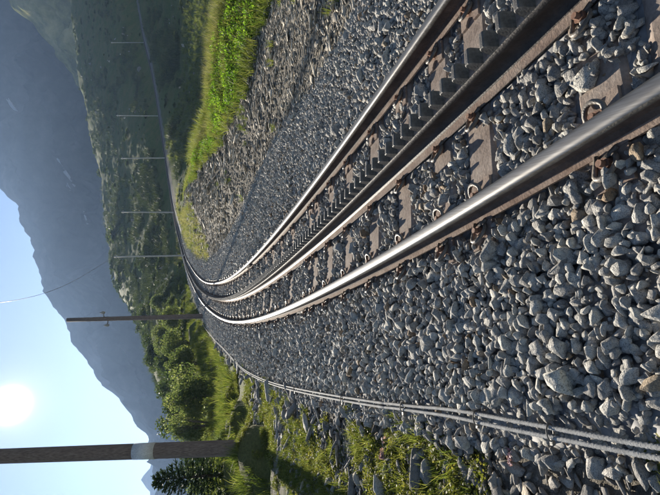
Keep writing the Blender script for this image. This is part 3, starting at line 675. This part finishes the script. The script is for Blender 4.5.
for i in order:
    o = bpy.data.objects.new('verge_rock', VEm[pk[i]]); COL.objects.link(o); o.parent = ground; o.location = P_[i]; o.rotation_euler = R_[i]; o.scale = S_[i]
stuff_instances('verge_stones', P_[rest], R_[rest], S_[rest], pk[rest], VE_P, [M_VERGE], ground, 'broken rock on the verge below the cables')

# ------------------------------------------------------------------ cables along the ballast edge
def cable(off0, h0, ph, lab, r=.0078):
    ssv = np.r_[np.arange(.7, 3.2, .0075), np.arange(3.2, 26, .05)]
    off = off0+np.interp(ssv, [0, 1.4, 1.55, 2.05, 2.45, 3.95, 5.25, 7.85, 10.45, 14, 20, 26], [-1.40, -1.39, -1.38, -1.35, -1.32, -1.35, -1.35, -1.41, -1.43, -1.35, -1.5, -1.66])+.006*np.sin(ssv*1.7+ph)+.004*np.sin(ssv*4.1+ph*2)
    off = np.convolve(np.pad(off, 60, mode='edge'), np.hanning(101)/np.hanning(101).sum(), 'same')[60:-60]
    pts = tposv(ssv, off, np.full(len(ssv), -.152+h0)+0.*np.sin(ssv*2.9+ph)-.02*sstep(5, 9, ssv)*0)
    bm = bmesh.new(); rr = [r*(1+(.13*math.cos(k*math.pi) if s < 3.2 else 0)) for k, s in enumerate(ssv)]
    add_tube(bm, [tuple(p) for p in pts], rr, 8)
    base = Vector(pts[0]); bmesh.ops.translate(bm, vec=-base, verts=bm.verts)
    o = link('cable', bm_mesh('cable', bm, M_GALV, True)); o.location = base
    tag(o, lab, 'cable', 'cables along the ballast edge'); return o, off, ssv
ca, offa, sa = cable(.015, 0.0, 0, 'grey ribbed cable on the ballast side of the pair along the ballast edge')
cb, offb, sb_ = cable(-.012, -.003, .5, 'grey ribbed cable on the mossy verge side of the pair along the ballast edge')
for s in (1.42, 1.83, 2.25, 2.95, 4.0, 5.6):
    o1 = np.interp(s, sa, offa); o2 = np.interp(s, sb_, offb); bm = bmesh.new(); pts = []
    for k in range(17):
        a = 2*math.pi*k/16; pts.append(((o1+o2)/2+(abs(o1-o2)/2+.012)*math.cos(a), 0, -.152+.014*math.sin(a)))
    add_tube(bm, pts, .003, 5, cap=False); add_box(bm, ((o1+o2)/2-.03, 0, -.157), (.02, .012, .012))
    me = bm_mesh('cable_tie', bm, M_CLIP); o = link('cable_tie', me, ca); o.matrix_local = Matrix.Translation(-ca.location) @ fmat(s, 0, 0)

# ------------------------------------------------------------------ plants
def tuft_mesh(name, M, nb, h, spread, lean, w, seed, seg=3):
    rg = np.random.default_rng(seed); V, F_ = [], []
    for k in range(nb):
        a = rg.random()*6.283; r0 = spread*math.sqrt(rg.random()); x0, y0 = r0*math.cos(a), r0*math.sin(a); a2 = a+rg.normal(0, .8); L = h*rg.uniform(.55, 1.1); ln = lean*rg.uniform(.2, 1.3)
        px, py = -math.sin(a2+rg.normal(0, 1)), math.cos(a2+rg.normal(0, 1)); b = len(V)
        for j in range(seg+1):
            t = j/seg; d = ln*t*t*L; ww = w*(1-t)**.7*.5 if j < seg else 0.0004
            c = np.array([x0+math.cos(a2)*d, y0+math.sin(a2)*d, L*t*(1-.25*ln*t)]); V += [c+np.array([px, py, 0])*ww, c-np.array([px, py, 0])*ww]
        for j in range(seg): F_.append((b+2*j, b+2*j+1, b+2*j+3, b+2*j+2))
    return mesh_np(name, V, F_, [M], False)
def leafy_mesh(name, M, nl, h, spread, ls, seed, upb=.3, shape='dome'):
    rg = np.random.default_rng(seed); V, F_ = [], []
    for k in range(nl):
        v = rg.normal(0, 1, 3); v /= np.linalg.norm(v); v[2] = abs(v[2]); r = rg.uniform(.55, 1)
        c = v*np.array([spread, spread, h])*r; nrm = rg.normal(0, 1, 3)+np.array([0, 0, upb])+v*.6; nrm /= np.linalg.norm(nrm)
        t = np.cross(nrm, rg.normal(0, 1, 3)); t /= np.linalg.norm(t); b = np.cross(nrm, t); L = ls*rg.uniform(.6, 1.3); w = L*.38; i = len(V)
        V += [c-t*L*.5, c+b*w+nrm*L*.06, c+t*L*.5, c-b*w+nrm*L*.06]; F_.append((i, i+1, i+2, i+3))
    return mesh_np(name, V, F_, [M], False)
def P_of(meshes): return [proto('plant_shape', m_) for m_ in meshes]
lime = P_of([leafy_mesh('herb', M_LIME, 130, .20, .13, .034, 300+k) for k in range(5)])
straw = P_of([tuft_mesh('straw_tuft', M_STRAW, 26, .38, .10, .65, .0065, 320+k) for k in range(5)])
grass = P_of([tuft_mesh('grass_tuft', M_GRASS, 40, .22, .09, .7, .008, 340+k) for k in range(5)])
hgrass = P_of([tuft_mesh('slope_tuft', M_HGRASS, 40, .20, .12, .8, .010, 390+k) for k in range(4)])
moss = P_of([leafy_mesh('moss_pad', M_MOSS, 170, .030, .07, .0115, 360+k, 1.0) for k in range(5)])
def scat(name, P_, protos, s0, s1, label, mats, tilt=.15):
    n_ = len(P_)
    if n_ == 0: return
    sc = rnd(n_, s0, s1); rot = np.stack([RNG.normal(0, tilt, n_), RNG.normal(0, tilt, n_), rnd(n_, 0, 6.28)], 1)
    stuff_instances(name, P_, rot, sc[:, None]*np.stack([rnd(n_, .85, 1.2), rnd(n_, .85, 1.2), rnd(n_, .8, 1.2)], 1), RNG.integers(0, len(protos), n_), protos, mats, None, label)
P_, s, o = scatter_ground(0, 16, 7, 34, .14, lambda X, Y, s, o: (o > redge(s)+.6) & (Y > gstart(X, Y)) & (Y < gstart(X, Y)*.3+crest(X, Y)*.7+2.4*vnoise(X, Y)) & (Uof(X, Y) > 318+30*vnoise(X, Y)) & (vnoise(X*.8+3, Y*.8) > -.22))
scat('lime_herbs', P_, lime, .7, 1.25, 'lime green leafy herbs on the bank right of the scree', [M_LIME])
P_, s, o = scatter_ground(0, 16, 7, 40, .15, lambda X, Y, s, o: (o > redge(s)+.6) & (Y > gstart(X, Y)*.35+crest(X, Y)*.65+3.*vnoise(X*1.3, Y)) & (Y < crest(X, Y)*1.04+.4) & (vnoise(X*1.7+8, Y*1.7) > .0))
scat('straw_grass', P_, straw, .6, 1.15, 'pale dry grass along the crest of the bank', [M_STRAW])
P_, s, o = scatter_ground(-3, 18, 7, 46, .2, lambda X, Y, s, o: (o > redge(s)+.4) & (Y > gstart(X, Y)*.93) & (Y < crest(X, Y)*1.6))
scat('bank_grass', P_, grass, .8, 1.4, 'green grass covering the bank', [M_GRASS])
P_, s, o = scatter_ground(0, 8, 3, 16, .25, lambda X, Y, s, o: (o > redge(s)+.25) & (Y < gstart(X, Y)) & (vnoise(X*1.6+7, Y*1.6) > .26))
scat('scree_weeds', P_, grass, .3, .7, 'small weeds growing in the scree', [M_GRASS])
P_, s, o = scatter_ground(-5, 0, .4, 12, .065, lambda X, Y, s, o: (o < -1.385) & (o > -2.15-.04*s) & (mossn(X, Y) > -.05-.2*(Y < 2.4)) | (o < -2.1) & (o > -4) & (vnoise(X*2.2, Y*2.2+9) > .22) & (rnd(len(X)) < .5))
scat('verge_moss', P_, moss, .6, 1.5, 'yellow green moss pads on the verge beside the cables', [M_MOSS], .3)
k = rnd(len(P_)) < .7
scat('verge_grass', P_[k], grass, .18, .5, 'short tufts of grass on the verge beside the cables', [M_GRASS], .3)
P_, s, o = scatter_ground(-30, 3, 5, 60, .26, lambda X, Y, s, o: (o < -1.75-1.9*np.clip(1.0-s/14, 0, 1)) & (rnd(len(X)) < np.clip(20/np.maximum(Y, 1), .25, 1)) & (vnoise(X*.8, Y*.8) > -.3))
scat('meadow_grass', P_, grass, .7, 1.6, 'sunlit mountain grass left of the track', [M_GRASS])
P_, s, o = scatter_ground(-2, 9, 26, 66, .5, lambda X, Y, s, o: (np.abs(o) > 1.7) & (np.abs(o) < 5))
scat('lineside_grass', P_, straw+grass, .8, 1.5, 'grass beside the far part of the track', [M_STRAW, M_GRASS])
y_ = np.exp(rnd(9000, math.log(20), math.log(85))); x_ = rnd(9000, .02, .7)*y_; s_q, o_q = near_track(x_, y_); k = (o_q > 3) & (y_ > crest(x_, y_)*1.1) & (x_ > .17*y_); x_, y_ = x_[k], y_[k]
P_ = np.stack([x_, y_, H(x_, y_)], 1)
scat('hollow_grass', P_, grass, 1.6, 3.2, 'rough green growth in the shaded hollow behind the bank', [M_GRASS], .3)
y_ = np.exp(rnd(20000, math.log(34), math.log(200))); x_ = rnd(20000, -.5, .62)*y_; s_q, o_q = near_track(x_, y_)
k = ((o_q < -3) | (y_ > 60)) & (np.abs(o_q) > 4) & (vnoise(x_*.08+4, y_*.05)+.6*vnoise(x_*.4, y_*.2) > -.02); x_, y_ = x_[k], y_[k]
P_ = np.stack([x_, y_, H(x_, y_)], 1); kk = y_ < 80
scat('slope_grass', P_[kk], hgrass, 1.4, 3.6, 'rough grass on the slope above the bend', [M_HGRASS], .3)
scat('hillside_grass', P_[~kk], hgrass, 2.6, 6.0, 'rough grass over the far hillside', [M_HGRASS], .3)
# pink flowers among the moss
fl = P_of([leafy_mesh('blossom', M_PINK, 9, .02, .018, .014, 380+k, 1) for k in range(2)])
Pf = np.array([unproj(393+random.gauss(0, 3), 452+random.gauss(0, 5), 3.0) for _ in range(14)]+[unproj(500+random.gauss(0, 6), 458+random.gauss(0, 4), 1.85) for _ in range(6)])
Pf[:, 2] = H(Pf[:, 0], Pf[:, 1])+.05
scat('pink_flowers', Pf, fl, .8, 1.4, 'tiny pink wild flowers in the verge', [M_PINK])

# shrubs: each a crown and stems
def crown_mesh(name, M, R_, Hh, nl, ls, seed, lobes=7):
    rg = np.random.default_rng(seed); L = []
    for k in range(lobes):
        a = rg.random()*6.283; r = R_*rg.uniform(.1, .62); L.append((r*math.cos(a), r*math.sin(a), Hh*rg.uniform(.35, .78), R_*rg.uniform(.30, .52), Hh*rg.uniform(.2, .34)))
    L = np.array(L); i = rg.integers(0, lobes, nl); v = rg.normal(0, 1, (nl, 3)); v /= np.linalg.norm(v, axis=1)[:, None]; r = rg.uniform(.35, 1.08, nl)[:, None]
    c = L[i, :3]+v*r*np.stack([L[i, 3], L[i, 3], L[i, 4]], 1); c[:, 2] = np.maximum(c[:, 2], .03)
    nr = rg.normal(0, 1, (nl, 3))+v*.5+np.array([0, 0, .4]); nr /= np.linalg.norm(nr, axis=1)[:, None]
    t = np.cross(nr, rg.normal(0, 1, (nl, 3))); t /= np.linalg.norm(t, axis=1)[:, None]; b = np.cross(nr, t); l_ = (ls*rg.uniform(.6, 1.3, nl))[:, None]
    V = np.stack([c-t*l_*.5, c+b*l_*.34, c+t*l_*.5, c-b*l_*.34], 1).reshape(-1, 3)
    return mesh_np(name, V, np.arange(nl*4).reshape(-1, 4), [M])
def stems_mesh(R_, Hh, seed):
    rg = random.Random(seed); bm = bmesh.new()
    for k in range(6):
        a = rg.random()*6.283; q = Vector((math.cos(a), math.sin(a), 0)); r = R_*rg.uniform(.2, .6)
        add_tube(bm, [(0, 0, -.1), tuple(q*r*.4+Vector((0, 0, Hh*.35))), tuple(q*r+Vector((0, 0, Hh*.75)))], [.035*R_, .022*R_, .008*R_], 5)
    return bm_mesh('stems', bm, M_BARK, True)
CR = [crown_mesh('crown', M_SHRUB, 1, 1.3, 5200, .075, 400+k) for k in range(3)]
CRD = [crown_mesh('crown', M_DSHRUB, 1, 1.2, 3600, .085, 420+k) for k in range(2)]
STM = [stems_mesh(1, 1.3, 430+k) for k in range(2)]
def shrub(V, y, d, wpx, hpx, lab, dark=False, k=0):
    q = unproj(V, y, d); z = float(H(np.array([q[0]]), np.array([q[1]]))[0]); w = wpx*d/FPX/2; h = hpx*d/FPX
    e = empty('shrub', (q[0], q[1], z-.05), random.random()*6.28); e.scale = (w, w, h/1.25)
    tag(e, lab, 'shrub', 'shrubs left of the track')
    c = link('crown', (CRD if dark else CR)[k % (2 if dark else 3)], e); s_ = link('stems', STM[k % 2], e)
for k, a in enumerate([
    (212, 393, 20, 62, 48, 'large leafy green shrub filling the gap right of the near pole'),
    (214, 424, 18.5, 44, 44, 'leafy shrub directly beside the near pole on its uphill side'),
    (207, 362, 25, 44, 36, 'rounded shrub between the two nearest poles, beside a lit hummock'),
    (200, 343, 30, 34, 28, 'shrub just left of the second pole foot'),
    (192, 405, 30, 60, 40, 'tall dark shrub behind the large leafy one', True),
    (180, 376, 38, 54, 34, 'dark shrub on the foothill skyline between the poles', True),
    (216, 478, 16, 34, 34, 'shrub growing under the young spruce'),
    (212, 456, 19, 30, 40, 'shrub behind the near pole, on its valley side', True),
    (190, 318, 36, 30, 26, 'small shrub behind the foot of the second pole'),
    (178, 338, 46, 36, 22, 'pale green shrub on the slope above the second pole foot'),
    (165, 352, 60, 40, 20, 'broad dark shrub high on the foothill', True),
    (172, 300, 60, 28, 16, 'shrub on the lit slope beyond the second pole', False),
    (155, 316, 78, 34, 14, 'dark shrub on the foothill crest right behind the second pole', True),
    (232, 437, 11.5, 20, 12, 'low grassy bush at the foot of the near pole'),
]): shrub(a[0], a[1], a[2], a[3], a[4], a[5], len(a) > 6 and a[6], k)
# young spruce left of the near pole
def spruce(V, y, d, hpx, lab):
    q = unproj(V, y, d); z = float(H(np.array([q[0]]), np.array([q[1]]))[0]); top = unproj(V-hpx, y, d)[2]; Ht = top-z
    e = empty('spruce_tree', (q[0], q[1], z-.05)); tag(e, lab, 'tree')
    bm = bmesh.new(); add_tube(bm, [(0, 0, 0), (.02, 0, Ht*.5), (0, .01, Ht)], [.05, .03, .006], 7); link('trunk', bm_mesh('trunk', bm, M_BARK, True), e)
    rg = np.random.default_rng(5); V_, F_ = [], []
    for k in range(120):
        t = (k+.5)/120; zz = Ht*(.06+.93*t); a = k*2.4; Lb = (1-t)**.8*Ht*.40*rg.uniform(.75, 1.15)+.06; dr = -.25+t*.9; dv = np.array([math.cos(a), math.sin(a), dr]); 
        for j in range(int(24+Lb*70)):
            u = rg.random()**.8; c = np.array([0, 0, zz])+dv*Lb*u+np.array([0, 0, -.25*Lb*u*u+.12*Lb*u**3]); nn = rg.normal(0, 1, 3); nn /= np.linalg.norm(nn); dd_ = dv+nn*.8; dd_ /= np.linalg.norm(dd_)
            ln = .085*rg.uniform(.6, 1.3)*(1.1-u*.3); w = np.cross(dd_, rg.normal(0, 1, 3)); w /= np.linalg.norm(w); i = len(V_)
            V_ += [c-w*.010, c+w*.010, c+dd_*ln+w*.006, c+dd_*ln-w*.006]; F_.append((i, i+1, i+2, i+3))
    link('crown', mesh_np('crown', V_, F_, [M_NEEDLE]), e)
spruce(234, 474, 11, 80, 'young dark spruce standing against the sky left of the near pole')
spruce(240, 512, 10, 62, 'young spruce at the photo corner, beyond the first spruce')
# scrub and boulders over the far slopes: no one could count them
def far_scatter(n_, y0, y1, a0, a1, cond):
    y = np.exp(rnd(n_, math.log(y0), math.log(y1))); x = rnd(n_, a0, a1)*y; s, o = near_track(x, y); k = cond(x, y, s, o) & (np.abs(o) > 2.5) & ((y > 36) | ((o > 3) & (y > crest(x, y)*1.15))); x, y = x[k], y[k]; z = H(x, y); return np.stack([x, y, z], 1)
scp = [proto('scrub_shape', crown_mesh('scrub', M_DSHRUB, 1, 1.0, 420, .20, 450+k)) for k in range(4)]
rkp = [proto('boulder_shape', stone_mesh('boulder', M_VERGE, 470+k, .8, 11, .06)) for k in range(4)]
P1 = far_scatter(4200, 24, 230, -.55, .62, lambda x, y, s, o: (vnoise(x*.09, y*.09)+.5*vnoise(x*.3, y*.3) > -.10))
n_ = len(P1); sc = np.interp(P1[:, 1], [24, 38, 230], [.22, .30, 1.2])*np.where(P1[:, 0]/P1[:, 1] > .03, .6, 1)*np.exp(RNG.normal(0, .4, n_))
stuff_instances('hillside_scrub', P1, np.stack([0*sc, 0*sc, rnd(n_, 0, 6.28)], 1), np.stack([sc*1.3, sc*1.3, sc*.8], 1), RNG.integers(0, 4, n_), scp, [M_DSHRUB], None, 'low dark scrub covering the hillsides')
P2 = far_scatter(420, 50, 230, -.5, .62, lambda x, y, s, o: (vnoise(x*.07+5, y*.07) > .05))
n_ = len(P2); sc = np.interp(P2[:, 1], [38, 230], [.3, 1.0])*np.exp(RNG.normal(0, .5, n_))
stuff_instances('hillside_boulders', P2, rnd(n_*3, 0, 6.28).reshape(-1, 3), np.stack([sc*1.3, sc, sc*.8], 1), RNG.integers(0, 4, n_), rkp, [M_VERGE], None, 'boulders strewn over the shaded hillside')

# ------------------------------------------------------------------ poles and wire
def pole(ix0, iy0, d, ixt, iyt, r0, r1, lab, near=False, M=M_WOOD, arm=False):
    q = unproj(ix0, iy0, d); z = float(H(np.array([q[0]]), np.array([q[1]]))[0]); t = unproj(ixt, iyt, d)
    dr = Vector(t-q); base = Vector((q[0], q[1], min(z, q[2]) if near else z)); e = empty('utility_pole', base); tag(e, lab, 'pole', 'poles beside the line')
    L = Vector(t)-base; u = L.normalized(); bm = bmesh.new(); add_tube(bm, [tuple(-u*.3)]+[tuple(L*(k/6)) for k in range(7)], [r0*1.03]+[r0+(r1-r0)*k/6 for k in range(7)], 16 if near else 8)
    link('post', bm_mesh('post', bm, M, True), e)
    return e, base, L
pe, base, L = pole(247, 447.5, 8.0, -190, 463, .127, .105, 'nearest brown wooden pole with a pale metal sleeve, rising past the sun glare', True)
u = L.normalized(); f0 = (247-155.5)/(247+190); f1 = (247-134)/(247+190)
bm = bmesh.new(); add_tube(bm, [tuple(L*f0), tuple(L*f1)], [.1275, .1265], 20); link('metal_sleeve', bm_mesh('metal_sleeve', bm, M_SHEET, True), pe)['label'] = 'pale grey metal sheet wrapped round the pole'
bm = bmesh.new(); add_tube(bm, [tuple(-u*.12), tuple(u*.16)], [.15, .142], 16); link('base_collar', bm_mesh('base_collar', bm, M_RUST, True), pe)
bm = bmesh.new(); tL = L*.985
add_box(bm, tuple(tL), (1.3, .1, .12)); link('crossarm', bm_mesh('crossarm', bm, M_WOOD), pe)
p2, b2, L2 = pole(190, 316.5, 25, 67, 320, .125, .10, 'brown wooden pole second along the line, its top against the mountain', M=M_WOOD)
for fr, sg in ((.73, 1), (.70, -1)):
    bm = bmesh.new(); c = L2*fr; add_tube(bm, [tuple(c), tuple(c+Vector((sg*.32, 0, .05)))], .022, 6); link('bracket', bm_mesh('bracket', bm, M_CLIP), p2)
    bm = bmesh.new(); add_tube(bm, [tuple(c+Vector((sg*.32, 0, -.04))), tuple(c+Vector((sg*.32, 0, .08))), tuple(c+Vector((sg*.32, 0, .20)))], [.05, .075, .03], 8); link('insulator', bm_mesh('insulator', bm, M_GALV, True), p2)
tops = []
for (a, b, d, c, e_, lab) in [(175, 255.5, 52, 114, 256.8, 'thin pale pole third along the line, on the lit slope'), (170, 212.3, 66, 121.5, 212, 'thin pale pole fourth along the line, where the track bends into shade'),
                        (163.5, 157.8, 80.5, 121, 158.3, 'thin pale pole fifth along the line, nearer of two against the dark slope'), (156.5, 115.8, 96.5, 116.5, 115.5, 'thin pale pole sixth along the line, with a small bracket'), (144.5, 42.6, 123, 111, 42.6, 'thinnest and farthest pole, beside the track at the top of the photo')]:
    pp, bb, LL = pole(a, b, d, c, e_, .085, .065, lab, M=M_PALE); tops.append(bb+LL)
    bm = bmesh.new(); add_tube(bm, [tuple(LL*.97+Vector((-.22, 0, 0))), tuple(LL*.97+Vector((.22, 0, 0)))], .03, 6); link('crossarm', bm_mesh('crossarm', bm, M_PALE), pp)
# wire sagging from the far pole over the camera
bm = bmesh.new(); wp = np.array([(113.5, 257, 52), (80, 277.5, 39), (45, 293, 29), (0, 302.5, 21), (-60, 306, 15)])
t_ = np.linspace(0, 4, 41); cf = [np.polyfit(np.arange(5), wp[:, k], 4) for k in range(3)]
pts = [tuple(unproj(*[np.polyval(c_, t) for c_ in cf])) for t in t_]; pts[0] = tuple(tops[0])
add_tube(bm, pts, .011, 5)
tag(link('overhead_wire', bm_mesh('overhead_wire', bm, M_CLIP, True)), 'single thin wire crossing the sky above the mountain', 'wire')

# ------------------------------------------------------------------ the hazy air between here and the mountains
bm = bmesh.new(); add_box(bm, (0, 650, 150-3), (3400, 1640, 454))
hz, n, l, bs = mat('valley_haze'); n.remove(bs); pv = n.new('ShaderNodeVolumePrincipled'); pv.inputs['Color'].default_value = (.40, .60, 1, 1); pv.inputs['Density'].default_value = .0002; pv.inputs['Anisotropy'].default_value = .35
l.new(pv.outputs[0], n['Material Output'].inputs['Volume'])
tag(link('haze', bm_mesh('haze', bm, hz)), kind='stuff', label='blue morning haze filling the valley')
print('stones', nst, 'mount top', MT[2].max(), 'ridge', HT[2].max(), 'ground', Zg.min(), Zg.max())
